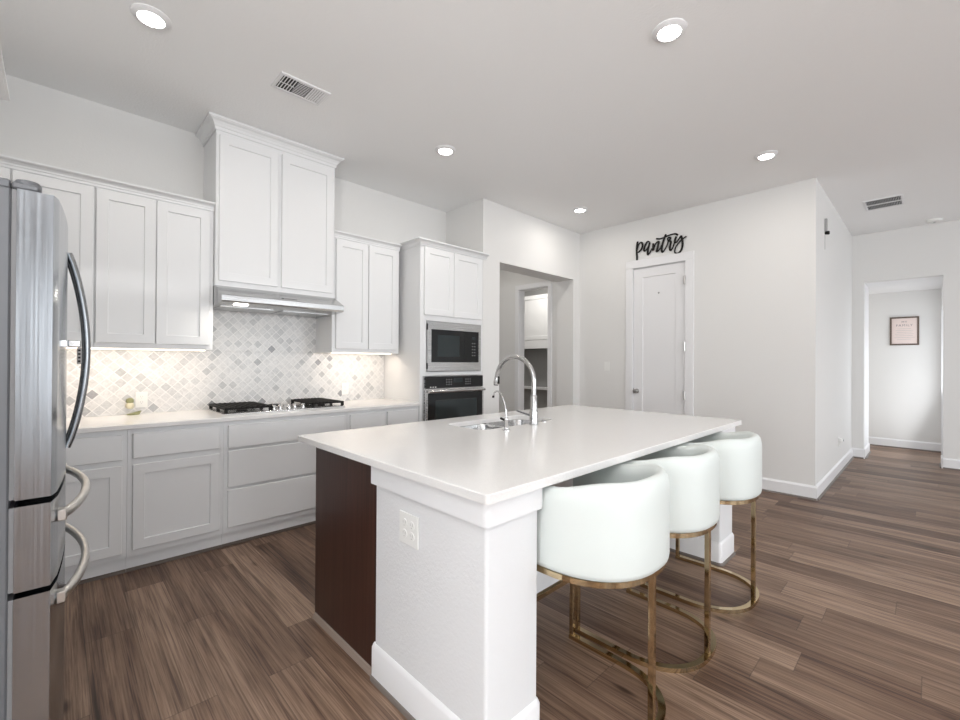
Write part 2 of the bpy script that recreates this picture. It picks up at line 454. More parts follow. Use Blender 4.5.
# doorway trim in the alcove
tr = MB(); tr.box(CX-.018, CX, 3.795, 3.867, 0, 2.4175, .003); tr.box(CX-.018, CX, 4.423, 4.495, 0, 2.4175, .003); tr.box(CX-.018, CX, 3.795, 4.495, 2.418, 2.49, .003)
tr.box(CX+.0005, CX+.12, 3.8655, 3.872, 0, 2.413); tr.box(CX+.0005, CX+.12, 4.418, 4.4245, 0, 2.413); tr.box(CX+.0005, CX+.12, 3.8655, 4.4245, 2.4135, 2.4195)
struct('trim_2', tr, 'trim')

# laundry room behind the doorway
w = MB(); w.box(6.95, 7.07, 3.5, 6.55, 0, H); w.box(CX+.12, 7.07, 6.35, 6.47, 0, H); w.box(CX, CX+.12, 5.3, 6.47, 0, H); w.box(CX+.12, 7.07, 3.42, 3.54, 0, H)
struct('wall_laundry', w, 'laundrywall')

# ------------------------------------------------------------------ back run of cabinets
DF, BF = 3.41, 3.43          # base door face, base carcass face
def base_unit(name, label, x0, x1, fronts, group='white base cabinets under the long worktop'):
    t = thing(name, label, 'cabinet', ((x0+x1)/2, BF, 0), group)
    MB().box(x0+.0006, x1-.0006, BF, WY-.002, .10, .884).build('carcass', 'cab', t)
    MB().box(x0+.0006, x1-.0006, BF+.032, BF+.05, .0, .10).build('toe_kick', 'cab', t)
    MB().prism([(BF+.032, 0), (BF+.017, 0), (BF+.019, .008), (BF+.026, .017), (BF+.032, .018)], 'x', x0+.0006, x1-.0006).build('shoe_moulding', 'shoe', t)
    for kind, a, b, z0, z1 in fronts:
        if kind == 'door': shaker(a, b, z0, z1, DF, rail=.058).build('door', 'cab', t)
        else: slab(a, b, z0, z1, DF).build('drawer', 'cab', t)
    return t
base_unit('base_cabinet', 'white base cabinet in the corner behind the refrigerator', -.849, -.16, [('drawer', -.60, -.19, .70, .856), ('door', -.60, -.19, .130, .667)])
base_unit('base_cabinet', 'white base cabinet with one drawer and door, half behind the refrigerator handles', -.16, .312, [('drawer', -.135, .287, .70, .856), ('door', -.135, .287, .130, .667)])
base_unit('base_cabinet', 'white base cabinet with drawer above one square framed door, left of the three drawer unit', .312, .836, [('drawer', .338, .81, .703, .856), ('door', .338, .812, .140, .665)])
base_unit('base_cabinet', 'wide white base cabinet of three stacked drawers below the cooktop', .836, 1.762, [('drawer', .861, 1.741, .695, .856), ('drawer', .861, 1.741, .421, .676), ('drawer', .861, 1.741, .140, .402)])
base_unit('base_cabinet', 'white base cabinet between the cooktop drawers and the oven tower', 1.762, 2.502, [('drawer', 1.784, 2.122, .70, .856), ('drawer', 2.146, 2.482, .70, .856), ('door', 1.784, 2.122, .14, .667), ('door', 2.146, 2.482, .14, .667)])
MB().box(-.849, 2.5025, 3.399, WY-.001, .8852, .915, .004, 2).build('worktop', 'quartz')
tag(bpy.data.objects['worktop'], 'long white quartz worktop along the back wall under the cooktop', 'worktop')
b = MB(); b.box(-.85, 2.497, WY-.008, WY, .915, 1.388); b.box(.829, 1.757, WY-.008, WY, 1.386, 1.85)
struct('wall_backsplash', b, 'mosaic')

UF, UB = 3.70, 3.72
def wall_unit(name, label, x0, x1, doors, zb=1.388, zt=2.44, dz0=1.422, dz1=2.408, yf=UF, cat='cabinet', group=None):
    t = thing(name, label, cat, ((x0+x1)/2, yf, zb), group)
    MB().box(x0+.0006, x1-.0006, yf+.02, WY-.001, zb, zt).build('carcass', 'cab', t)
    for a, b in doors: shaker(a, b, dz0, dz1, yf).build('door', 'cab', t)
    return t
wall_unit('wall_cabinet', 'white wall cabinet partly hidden by the refrigerator top', -.849, .166, [(-.79, -.50), (-.495, -.205), (-.195, .158)], group='white wall cabinets')
wall_unit('wall_cabinet', 'white two door wall cabinet left of the range hood', .166, .830, [(.172, .479), (.486, .804)], group='white wall cabinets')
wall_unit('wall_cabinet', 'white two door wall cabinet between range hood and oven tower', 1.758, 2.462, [(1.79, 2.108), (2.116, 2.434)], group='white wall cabinets')

def crown_profile(zb, zt, p):
    """Cross-section as (outward distance, height), for an outward sweep."""
    h = zt-zb
    return [(0, zb), (.008, zb), (.010, zb+h*.26), (.014, zb+h*.30), (p*.36, zb+h*.48), (p*.56, zb+h*.66), (p*.86, zb+h*.76), (p*.88, zb+h*.80), (p, zb+h*.82), (p, zt), (0, zt)]
def crown(path, zb, zt, p):
    """Sweep along an open XY path whose outward side is to the right of travel."""
    P = [Vector((x, y)) for x, y in path]; prof = crown_profile(zb, zt, p); rings = []
    for i, q_ in enumerate(P):
        ds = []
        if i > 0: ds.append((P[i]-P[i-1]).normalized())
        if i < len(P)-1: ds.append((P[i+1]-P[i]).normalized())
        ns = [Vector((d.y, -d.x)) for d in ds]
        n = sum(ns, Vector((0, 0)))
        n = n/ n.length
        n = n/max(.3, n.dot(ns[0]))
        rings.append([(q_.x+n.x*o, q_.y+n.y*o, z) for o, z in prof])
    return MB().loops(rings, True, True, True)
# path runs left to right along the face, outward = -Y
tag(crown([(-.848, UB), (.831, UB)], 2.418, 2.476, .044).build('crown_moulding', 'cab'), 'white crown moulding on top of the wall cabinets left of the hood', 'moulding')
tag(crown([(1.757, UB), (2.464, UB)], 2.418, 2.476, .044).build('crown_moulding', 'cab'), 'white crown moulding on the wall cabinet right of the hood', 'moulding')

# hood cabinet up to the ceiling
HF = 3.655
t = wall_unit('hood_cabinet', 'tall white two door cabinet above the range hood reaching the ceiling', .832, 1.755, [(.853, 1.272), (1.30, 1.735)], 1.866, 3.10, 1.905, 2.985, HF)
crown([(.832, WY-.001), (.832, HF+.02), (1.755, HF+.02), (1.755, WY-.001)], 3.018, 3.104, .058).build('crown', 'cab', t)

# cabinet over the refrigerator (mostly out of view)
t = thing('refrigerator_cabinet', 'white crowned cabinet above the refrigerator at the edge of view', 'cabinet', (-.5, 2.2, 1.86))
MB().box(-.849, -.222, 1.5, 2.84, 1.86, 2.44).build('carcass', 'cab', t)
for a, b_ in ((1.53, 2.16), (2.17, 2.81)):
    d_ = shaker(a, b_, 1.88, 2.41, 0).xform(Matrix(((0, -1, 0, -.202), (1, 0, 0, 0), (0, 0, 1, 0), (0, 0, 0, 1)))); d_.build('door', 'cab', t)
crown([(-.848, 2.84), (-.222, 2.84), (-.222, 1.5)][::-1], 2.424, 2.49, .06).build('crown', 'cab', t)

# under-cabinet light strips
def strip(label, x0, x1, pw):
    o = MB().box(x0, x1, 3.80, 3.83, 1.380, 1.3875, .002).build('light_strip', 'strip'); tag(o, label, 'light', 'under cabinet light strips')
    area('strip_glow', ((x0+x1)/2, 3.82, 1.372), (math.radians(18), 0, 0), x1-x0, .03, pw*.6, (1, .85, .70))
strip('thin warm light strip under the wall cabinets left of the hood', -.6, .80, 4.2)
strip('thin warm light strip under the wall cabinet right of the hood', 1.80, 2.43, 2.0)

# ------------------------------------------------------------------ range hood
hx0, hx1 = .832, 1.755
t = thing('range_hood', 'stainless range hood under the tall white cabinet over the cooktop', 'range hood', ((hx0+hx1)/2, 3.8, 1.70))
prof = [(WY-.009, 1.8655), (3.668, 1.8655), (3.662, 1.862), (3.490, 1.782), (3.486, 1.777), (3.486, 1.741), (3.500, 1.729), (3.62, 1.722), (WY-.009, 1.718)]
b = MB().prism(prof, 'x', hx0, hx1); b.build('shell', 'steel_h', t)
for i, cx in enumerate((1.065, 1.52)):
    MB().box(cx-.19, cx+.19, 3.70, 3.98, 1.7168, 1.7225).build('filter', 'steel_h', t)
lm = MB().box(.93, 1.02, 3.530, 3.59, 1.7185, 1.732, .003).build('lamp', 'hoodlens', t)
area('hood_lamp', (.975, 3.56, 1.712), (0, 0, 0), .08, .05, 1.2, (1, .95, .85))
for k_ in range(4): MB().lathe([(.006, 0), (.006, -.004)], (1.60+.025*k_, 3.545, 1.7295), 10).build('button', 'grey', t)
lg = MB(); bt_ = math.atan2(.172, .080); bmx = Matrix.Translation((1.262, 3.522, 1.7972)) @ Matrix.Rotation(-bt_, 4, 'X')
lg.lathe([(.010, .0015), (.010, -.001)], (0, 0, 0), 14, 'y')
for k_, (wd, ht) in enumerate(((.008, .014), (.007, .011), (.008, .013), (.007, .011), (.008, .014), (.006, .011), (.007, .013), (.008, .011))):
    x_ = .021+k_*.0115; lg.box(x_, x_+wd, -.001, .0015, -.007, -.007+ht*.9)
lg.xform(bmx)
lg.build('badge', 'black', t)

# ------------------------------------------------------------------ oven tower
OT0, OT1, OF = 2.503, 3.344, 3.398
t = thing('oven_tower', 'tall white cabinet holding the microwave and wall oven', 'cabinet', ((OT0+OT1)/2, OF, 0))
c = MB()
c.box(OT0, OT0+.02, OF+.02, WY-.001, .0, 2.45); c.box(OT1-.02, OT1-.001, OF+.02, WY-.001, 0, 2.45)
a_, b_, f_ = OT0+.0202, OT1-.0202, OF+.0202
c.box(a_, b_, f_, WY-.001, 1.712, 2.449); c.box(a_, b_, f_, WY-.001, .001, .4395); c.box(a_, b_, f_, WY-.001, 1.172, 1.2105)
c.box(a_, 2.5785, f_, 3.9, 1.2107, 1.7118); c.box(3.2995, b_, f_, 3.9, 1.2107, 1.7118)
c.box(a_, 2.5385, f_, 3.9, .4397, 1.1718); c.box(3.3232, b_, f_, 3.9, .4397, 1.1718)
c.build('carcass', 'cab', t)
shaker(2.545, 2.912, 1.765, 2.425, OF).build('door', 'cab', t)
shaker(2.918, 3.315, 1.765, 2.425, OF).build('door', 'cab', t)
slab(2.545, 3.315, .14, .41, OF).build('drawer', 'cab', t)
crown([(OT0, WY-.001), (OT0, OF+.0175), (OT1+.05, OF+.0175)], 2.432, 2.49, .052).build('crown', 'cab', t)

# microwave
t = thing('microwave', 'built-in steel framed microwave above the wall oven', 'microwave', (2.938, OF, 1.215))
f = MB()
a0, a1, b0, b1 = 2.582, 3.296, 1.216, 1.706
g0, g1, h0, h1 = 2.622, 3.262, 1.303, 1.628
y0 = OF-.006
f.loops([[(a0, y0+.024, b0), (a1, y0+.024, b0), (a1, y0+.024, b1), (a0, y0+.024, b1)], [(a0, y0, b0), (a1, y0, b0), (a1, y0, b1), (a0, y0, b1)], [(g0, y0, h0), (g1, y0, h0), (g1, y0, h1), (g0, y0, h1)], [(g0, y0+.02, h0), (g1, y0+.02, h0), (g1, y0+.02, h1), (g0, y0+.02, h1)]])
f.build('trim_frame', 'steel_h', t)
MB().box(g0, g1, y0+.008, y0+.018, h0, h1).build('body', 'dark', t)
dr = MB().box(g0+.003, 3.055, y0+.002, y0+.012, h0+.003, h1-.003).build('door', 'blackgloss', t)
MB().box(2.70, 2.99, y0+.0012, y0+.004, 1.36, 1.575).build('window', 'screen', dr)
cpn = MB().box(3.058, g1-.003, y0+.002, y0+.012, h0+.003, h1-.003).build('control_panel', 'blackgloss', t)
MB().box(3.165, 3.215, y0+.0008, y0+.003, 1.545, 1.575).build('display', 'screen', cpn)
for r_ in range(5):
    for k_ in range(2): MB().box(3.165+.03*k_, 3.185+.03*k_, y0+.001, y0+.003, 1.37+.032*r_, 1.382+.032*r_).build('button', 'dim', cpn)
for z in (1.235, 1.62): MB().box(a0-.004, a0, y0+.004, y0+.022, z, z+.06).build('vent_slot', 'dark', t)

# wall oven
t = thing('built_in_oven', 'black glass wall oven with steel bar handle under the microwave', 'oven', (2.938, OF, .44))
MB().box(2.541, 3.3225, OF+.004, 3.90, .442, 1.168, .002).build('body', 'steel_h', t)
cpn = MB().box(2.556, 3.32, OF-.018, OF+.006, 1.046, 1.164, .003).build('control_panel', 'blackgloss', t)
MB().box(2.90, 3.02, OF-.0195, OF-.017, 1.10, 1.145).build('display', 'screen', cpn)
for r_ in range(3):
    for k_ in range(3): MB().box(2.80+.03*k_, 2.818+.03*k_, OF-.0195, OF-.017, 1.075+.024*r_, 1.087+.024*r_).build('button', 'dim', cpn)
    for k_ in range(3): MB().box(3.06+.03*k_, 3.078+.03*k_, OF-.0195, OF-.017, 1.075+.024*r_, 1.087+.024*r_).build('button', 'dim', cpn)
for k_ in range(3): MB().box(2.60+.03*k_, 2.615+.03*k_, OF-.0195, OF-.017, 1.056, 1.064).build('mark', 'plate', cpn)
dr = MB().box(2.549, 3.328, OF-.022, OF+.006, .452, 1.038, .004).build('door', 'steel_h', t)
MB().box(2.572, 3.305, OF-.025, OF-.018, .475, 1.0, .002).build('glass', 'blackgloss', dr)
MB().box(2.66, 3.22, OF-.0265, OF-.0235, .56, .93, .001).build('window', 'screen', dr)
hd = MB(); hd.tube([(2.555, OF-.06, 1.018), (3.305, OF-.06, 1.018)], .014, 14); hd.box(2.575, 2.60, OF-.06, OF-.0215, 1.008, 1.028); hd.box(3.265, 3.29, OF-.06, OF-.0215, 1.008, 1.028)
hd.build('handle', 'steel_h', dr, True)

# ------------------------------------------------------------------ gas cooktop
t = thing('gas_cooktop', 'black and steel gas cooktop on the long back worktop', 'cooktop', (1.30, 3.74, .915))
MB().box(.858, 1.792, 3.515, 4.00, .9152, .926, .004, 2).build('tray', 'steel_h', t)
def grate(x0, x1, y0, y1):
    g = MB(); z0, z1 = .951, .965
    for x in (x0, x1-.012): g.box(x, x+.012, y0, y1, z0, z1)
    for y in (y0, y1-.012): g.box(x0, x1, y, y+.012, z0, z1)
    n = 9
    for i in range(1, n): x = x0+(x1-x0)*i/n; g.box(x-.005, x+.005, y0, y1, z0+.002, z1+.003)
    g.box(x0, x1, (y0+y1)/2-.006, (y0+y1)/2+.006, z0, z1)
    for x in (x0, x1-.02):
        for y in (y0, (y0+y1)/2-.01, y1-.02): g.box(x, x+.02, y, y+.02, .926, z0)
    return g
def burner(x, y, r):
    b = MB().lathe([(r*1.25, .926), (r*1.2, .932), (r*.8, .934)], (x, y, 0), 24).build('burner', 'chrome', t, True)
    MB().lathe([(r, .932), (r, .940), (r*.9, .942)], (x, y, 0), 24).build('burner_cap', 'black', b, True)
grate(.868, 1.195, 3.535, 3.985).build('grate', 'black', t); grate(1.505, 1.785, 3.535, 3.985).build('grate', 'black', t)
for x, y, r in ((1.01, 3.64, .035), (1.01, 3.86, .045), (1.63, 3.64, .03), (1.63, 3.86, .045), (1.325, 3.86, .055)): burner(x, y, r)
for k_ in range(5):
    MB().lathe([(.021, .926), (.021, .932), (.017, .934), (.015, .957), (.013, .959)], (1.235+.058*k_, 3.62+(.03 if k_ % 2 else 0), 0), 18).build('knob', 'chrome', t, True)

# ------------------------------------------------------------------ refrigerator
FX, FY0, FY1 = -.004, 1.60, 2.512
t = thing('refrigerator', 'stainless french door refrigerator at the left edge beside the cabinets', 'refrigerator', (-.45, 2.056, 0))
bd = MB(); bd.box(-.82, -.086, FY0, FY1, .05, 1.742, .004); bd.box(-.80, -.10, FY0+.02, FY1-.02, 0, .05)
bd.build('body', 'steel_side', t)
def front(y0, y1, z0, z1):
    """Convex door slab: back at x=-0.082, front bulging gently across the whole refrigerator width."""
    ym, hw = (FY0+FY1)/2, (FY1-FY0)/2
    n = 14; ring0, ring1 = [], []
    pts = []
    for i in range(n+1):
        y = y0+(y1-y0)*i/n
        x = FX+.027*(1-((y-ym)/hw)**2)
        e = min(i, n-i)
        if e == 0: x -= .006
        pts.append((x, y))
    pts += [(-.076, y1), (-.076, y0)]
    return MB().prism(pts, 'z', z0, z1)
ym = (FY0+FY1)/2
d_near = front(FY0+.001, ym-.003, .955, 1.742).build('door', 'steel_v', t, True, auto=25); d_far = front(ym+.003, FY1-.001, .955, 1.742).build('door', 'steel_v', t, True, auto=25)
f1 = front(FY0+.001, FY1-.001, .722, .938).build('drawer', 'steel_v', t, True, auto=25); f2 = front(FY0+.001, FY1-.001, .06, .707).build('drawer', 'steel_v', t, True, auto=25)
for f_, z0, z1 in ((d_near, .957, 1.74), (f1, .724, .936), (f2, .062, .705)):
    MB().box(-.0855, -.0765, FY0+.006, FY1-.006, z0, z1).build('gasket', 'gasket', f_)
def hinge(y0, y1):
    h_ = MB(); h_.box(-.24, -.087, y0+.01, y1, 1.7425, 1.766, .004); h_.box(-.0855, -.036, y0, y1-.012, 1.7425, 1.760, .004)
    h_.lathe([(.026, 1.7425), (.026, 1.764), (.022, 1.770)], (-.058, y0+.028, 0), 18)
    return h_
hinge(FY0+.003, FY0+.07).build('hinge_cover', 'steel_side', t, True); hinge(FY1-.07, FY1-.003).build('hinge_cover', 'steel_side', t, True)
def vhandle(y, mat_parent):
    n = 22; P = []; R = []
    for i in range(n+1):
        s = i/n; z = 1.02+.645*s
        x = .024+.048*math.sin(PI*s)**.8
        P.append((x, y, z)); R.append(.0135)
    return MB().tube(P, R, 12, True, (1.0, .75)).build('handle', 'handle', mat_parent, True)
vhandle(ym-.055, d_near); vhandle(ym+.055, d_far)
def hhandle(z, par):
    n = 22; P = []
    for i in range(n+1):
        s = i/n; y = 1.672+.70*s
        P.append((.013+.060*math.sin(PI*s)**.75, y, z))
    h_ = MB().tube(P, .0145, 12, True, (.8, 1.0)); h_.box(.001, .022, 1.655, 1.685, z-.016, z+.016, .003); h_.box(.006, .030, 2.36, 2.39, z-.016, z+.016, .003)
    return h_.build('handle', 'handle_light', par, True)
hhandle(.885, f1); hhandle(.660, f2)

tl = thing('refrigerator_lock', 'small chrome strap latch with dotted grey tab on the refrigerator handle', 'latch', (.04, 1.985, 1.30))
MB().box(.024, .056, 1.965, 1.98, 1.352, 1.376, .003).build('strap', 'chrome', tl)
tb = MB().box(.046, .058, 1.963, 1.972, 1.297, 1.3515, .002).build('tab', 'grey', tl)
for k_ in range(4): MB().box(.049, .055, 1.9605, 1.964, 1.303+.012*k_, 1.309+.012*k_).build('dot', 'black', tb)

# ------------------------------------------------------------------ kitchen island
IX0, IX1, IY0, IY1 = .920, 3.432, .916, 2.344
t = thing('kitchen_island', 'white ended kitchen island with dark wood end in mid room', 'island', (2.17, 1.6, 0))
cb = MB(); cb.box(.9852, 3.36, 1.6032, 2.18, .10, .66); cb.box(.9852, 1.70, 1.6032, 2.18, .6602, .884); cb.box(2.54, 3.36, 1.6032, 2.18, .6602, .884); cb.box(1.7002, 2.5398, 1.6032, 1.70, .6602, .884); cb.box(1.7002, 2.5398, 2.172, 2.18, .6602, .884); cb.box(.985, 3.36, 1.60, 2.11, 0, .10)
cb.build('cabinet', 'darkwood', t)
ep = MB().box(.958, .985, 1.603, 2.198, 0, .884, .0015).build('end_panel', 'darkwood', t); ep['label'] = 'dark stained wood end panel'
MB().prism([(.958, 0), (.942, 0), (.944, .010), (.950, .022), (.958, .025)], 'y', 1.61, 2.19).build('shoe_moulding', 'shoe_taupe', t)
for k_ in range(4):
    a = 1.0+k_*.59; shaker(a, a+.57, .13, .86, 0, rail=.06).xform(Matrix(((-1, 0, 0, 2*a+.57), (0, -1, 0, 2.20), (0, 0, 1, 0), (0, 0, 0, 1)))).build('door', 'darkwood', t)
bp = MB().box(1.208, 3.097, 1.55, 1.603, 0, .884).build('back_panel', 'post', t)
MB().prism([(1.55, 0), (1.535, 0), (1.535, .117), (1.543, .131), (1.546, .135), (1.55, .135)], 'x', 1.226, 3.079).build('baseboard', 'trim', bp)
def post(x0, x1):
    y0, y1 = .950, 1.602
    p = MB().prism(rrect(x0, x1, y0, y1, .012, 4), 'z', 0, .884).build('end_post', 'post', t, True)
    # apron under the worktop
    a = .016
    MB().loops([rr for rr in [[(x, y, z) for x, y in rrect(x0-o, x1+o, y0-o, y1+o+.01, .022, 4)] for o, z in ((.001, .803), (a, .806), (a, .884))]], True, True, True).build('apron', 'trim', p, True)
    rings = [[(x, y, z) for x, y in rrect(x0-o, x1+o, y0-o, y1+o+.006, .010+o, 4)] for o, z in ((.012, 0), (.012, .128), (.006, .141), (.001, .146))]
    MB().loops(rings, True, True, True).build('baseboard', 'trim', p, True)
    rings = [[(x, y, z) for x, y in rrect(x0-o, x1+o, y0-o, y1+o, .010+o, 4)] for o, z in ((.022, 0), (.022, .006), (.018, .014), (.011, .017))]
    MB().loops(rings, True, True, True).build('shoe_moulding', 'shoe_grey', p, True)
post(.952, 1.207); post(3.098, 3.352)

# island worktop with the sink cut-out
SX0, SX1, SY0, SY1 = 1.762, 2.478, 1.800, 2.150
bm = bmesh.new()
outer = rrect(IX0, IX1, IY0, IY1, .012, 4); inner = rrect(SX0, SX1, SY0, SY1, .07, 6)
wt = MB(); bm = wt.bm
zt, zb = .915, .885
def ring_edges(pts, z):
    vs = [bm.verts.new((x, y, z)) for x, y in pts]
    return vs, [bm.edges.new((vs[i], vs[(i+1) % len(vs)])) for i in range(len(vs))]
outs = rrect(IX0+.003, IX1-.003, IY0+.003, IY1-.003, .010, 4)
ot, oe = ring_edges(outs, zt); it, ie = ring_edges(inner, zt)
bmesh.ops.triangle_fill(bm, use_beauty=True, edges=oe+ie)
ob, oe2 = ring_edges(outer, zb); ib, ie2 = ring_edges(inner, zb)
bmesh.ops.triangle_fill(bm, use_beauty=True, edges=oe2+ie2)
om = [bm.verts.new((x, y, zt-.003)) for x, y in outer]
for A_, B_ in ((ot, om), (om, ob), (it, ib)):
    for i in range(len(A_)):
        j = (i+1) % len(A_); bm.faces.new((A_[i], A_[j], B_[j], B_[i]))
tag(wt.build('island_worktop', 'quartz'), 'large white quartz slab on the kitchen island with sink cut-out', 'worktop')

# sink
t = thing('kitchen_sink', 'double bowl undermount steel sink sunk in the island worktop', 'sink', ((SX0+SX1)/2, (SY0+SY1)/2, .70))
def bowl(x0, x1):
    y0, y1 = SY0-.004, SY1+.004
    rings = []
    for o, z, r in ((-.012, .8848, .07), (0, .8848, .07), (.002, .878, .07), (.012, .72, .06), (.03, .70, .05), (.12, .694, .03)):
        rings.append([(x, y, z) for x, y in rrect(x0+o, x1-o, y0+o, y1-o, r, 6)])
    b = MB().loops(rings, True, False, True).build('bowl', 'sinksteel', t, True)
    cx, cy = (x0+x1)/2, (y0+y1)/2
    MB().lathe([(.045, .6945), (.042, .698), (.03, .6965), (.004, .696)], (cx, cy, 0), 20).build('drain', 'chrome', b, True)
bowl(SX0-.004, 2.112); bowl(2.128, SX1+.004)
MB().box(2.105, 2.135, SY0+.02, SY1-.02, .86, .8845, .004, 2).build('divider', 'sinksteel', t)

# main faucet
fx, fy = 2.165, 1.745
t = thing('pull_down_faucet', 'tall brushed steel gooseneck faucet standing behind the island sink', 'faucet', (fx, fy, .915))
MB().lathe([(.031, .9155), (.031, .921), (.0275, .924), (.027, 1.000), (.025, 1.006)], (fx, fy, 0), 24).build('base', 'steel_h', t, True)
MB().lathe([(.021, .99), (.021, 1.098), (.018, 1.102)], (fx, fy, 0), 20).build('column', 'steel_h', t, True)
P = [(fx, fy, 1.08), (fx, fy, 1.14), (fx, fy, 1.19)]
R_ = .163; zc = 1.183
for i in range(1, 25):
    a = PI - PI*.97*i/24
    P.append((fx, fy+R_+R_*math.cos(a), zc+R_*math.sin(a)))
MB().tube(P, .0155, 16).build('neck', 'steel_h', t, True)
e = Vector(P[-1]); dr_ = (Vector(P[-1])-Vector(P[-2])).normalized()
hd = MB().tube([e-dr_*.005, e+dr_*.003, e+dr_*.025, e+dr_*.042], [.0165, .018, .0185, .0175], 16).build('spray_head', 'steel_h', t, True)
MB().tube([e+dr_*.041, e+dr_*.048], .0155, 16).build('nozzle', 'black', hd, True)
bt = e+dr_*.015; MB().box(bt.x-.006, bt.x+.006, bt.y-.026, bt.y-.015, bt.z-.022, bt.z+.028, .002).build('spray_button', 'black', hd)
lv = MB().tube([(fx, fy+.024, .972), (fx, fy+.05, .976), (fx, fy+.14, .992)], [.010, .0075, .006], 10, True, (1, .8)); lv.build('lever', 'steel_side', t, True)  # darker steel puts a dark reflection into the lever's colour

# filtered water tap
wx, wy = 1.872, 1.712
t = thing('filter_tap', 'slim chrome filtered water tap beside the gooseneck faucet', 'tap', (wx, wy, .915))
MB().lathe([(.024, .9155), (.024, .920), (.012, .924), (.010, .965), (.012, .968), (.012, .985), (.008, .99)], (wx, wy, 0), 18).build('base', 'chrome', t, True)
P = [(wx, wy, .985), (wx, wy+.002, 1.03)]
for a, b_ in ((.012, 1.065), (.028, 1.10), (.045, 1.125), (.062, 1.137), (.080, 1.138), (.095, 1.128), (.104, 1.11)): P.append((wx, wy+a, b_))
MB().tube(P, .0048, 10).build('spout', 'chrome', t, True)
MB().tube([P[-1], (wx, wy+.107, 1.098)], .0068, 10).build('spout_tip', 'black', t, True)
MB().tube([(wx, wy+.008, .972), (wx-.012, wy+.028, .982), (wx-.016, wy+.034, .984)], [.006, .0075, .005], 8).build('lever', 'black', t, True)
tag(MB().lathe([(.022, .9152), (.022, .919), (.015, .922), (.014, .926), (.004, .927)], (2.33, 1.795, 0), 18).build('disposal_button', 'chrome', None, True), 'round chrome push button in the worktop right of the gooseneck faucet', 'button')

# ------------------------------------------------------------------ bar stools
def upath(r, yfront, n=20, rx=None):
    """U open to +Y: right front, straight side, half circle round the back, left front."""
    rx = rx or r
    pts = [(rx, yfront), (rx, yfront*.5)]
    for i in range(n+1):
        a = -PI*i/n
        ca, sa = math.cos(a), math.sin(a)
        pts.append((rx*math.copysign(abs(ca)**(2/2.4), ca), -r*abs(sa)**(2/2.4)))
    pts += [(-rx, yfront*.5), (-rx, yfront)]
    return pts
def make_stool(label):
    t = thing('bar_stool', label, 'bar stool', (0, 0, 0), 'barrel back stools at the island')
    # upholstered barrel shell
    path = upath(.298, .20, 28, .280)
    prof = [(.052, .596), (.012, .590), (.003, .594), (0, .61), (0, .70), (0, .80), (.001, .832), (.006, .856), (.016, .870), (.030, .875), (.044, .870), (.054, .856), (.058, .832), (.058, .75), (.056, .62)]
    P = [Vector((x, y)) for x, y in path]; rings = []
    cz = sum(z for o, z in prof)/len(prof)
    def ring(p, n, shrink=0.0, push=Vector((0, 0))):
        out = []
        k = max(0, min(1, (-p.y-.02)/.22)); k = k*k*(3-2*k)
        for o, z in prof:
            z = z+.036*k*max(0, (z-.6)/.275)
            o2 = o*(1-shrink)+.029*shrink; z2 = z*(1-shrink*.25)+cz*shrink*.25
            out.append((p.x-n.x*o2+push.x, p.y-n.y*o2+push.y, z2))
        return out
    N = []
    for i, p in enumerate(P):
        tg = (P[min(i+1, len(P)-1)]-P[max(i-1, 0)]).normalized()
        N.append(Vector((-tg.y, tg.x)) if False else Vector((-tg.y, tg.x))*-1)
    N = [n if n.dot(p-Vector((0, max(0, p.y)))) > 0 else -n for n, p in zip(N, P)]
    f = Vector((0, 1))
    rings.append(ring(P[0], N[0], .8, f*.022)); rings.append(ring(P[0], N[0], .35, f*.016))
    for p, n in zip(P, N): rings.append(ring(p, n))
    rings.append(ring(P[-1], N[-1], .35, f*.016)); rings.append(ring(P[-1], N[-1], .8, f*.022))
    MB().loops(rings, True, True, True).build('backrest', 'leather', t, True, auto=60)
    # seat cushion
    cu = upath(.236, .235, 20)
    def sc(k, z): return [(x*k, (y-.0)*k if y < 0 else y*(.5+.5*k), z) for x, y in cu]
    MB().loops([sc(.98, .592), sc(1.0, .61), sc(1.0, .645), sc(.97, .665), sc(.90, .675), sc(.5, .678)], True, True, True).build('seat', 'cushion', t, True, auto=50)
    # brass under-seat frame
    fr = MB(); fr.bar([(x, y, .579) for x, y in upath(.276, .235, 24, .264)], .022, .020); fr.box(-.26, .26, .224, .246, .569, .589)
    fr.box(-.262, .262, -.012, .012, .575, .589); fr.build('seat_frame', 'brass', t, True, auto=30)
    # floor loop
    MB().bar([(x, y, .010) for x, y in upath(.274, .246, 28, .262)], .026, .020).build('base', 'brass', t, True, auto=30)
    for x, y in ((-.262, .235), (.262, .235), (0, -.270)):
        MB().box(x-.0105, x+.0105, y-.0105, y+.0105, .0195, .5695, .0015).build('leg', 'brass', t)
    MB().box(-.2514, .2514, .226, .244, .282, .302).build('footrest', 'brass', t)
    return t
st = make_stool('cream barrel back bar stool nearest the near end post of the island')
st2 = copy_tree(st); st2['label'] = 'cream barrel back bar stool in the middle of the three'
st3 = copy_tree(st); st3['label'] = 'cream barrel back bar stool farthest along the island, beside the far end post'
for o, x, y, a in ((st, 1.506, .95, .0), (st2, 2.092, .962, .0), (st3, 2.742, .944, .5)):
    o.location = (x, y, 0); o.rotation_euler = (0, 0, math.radians(a))

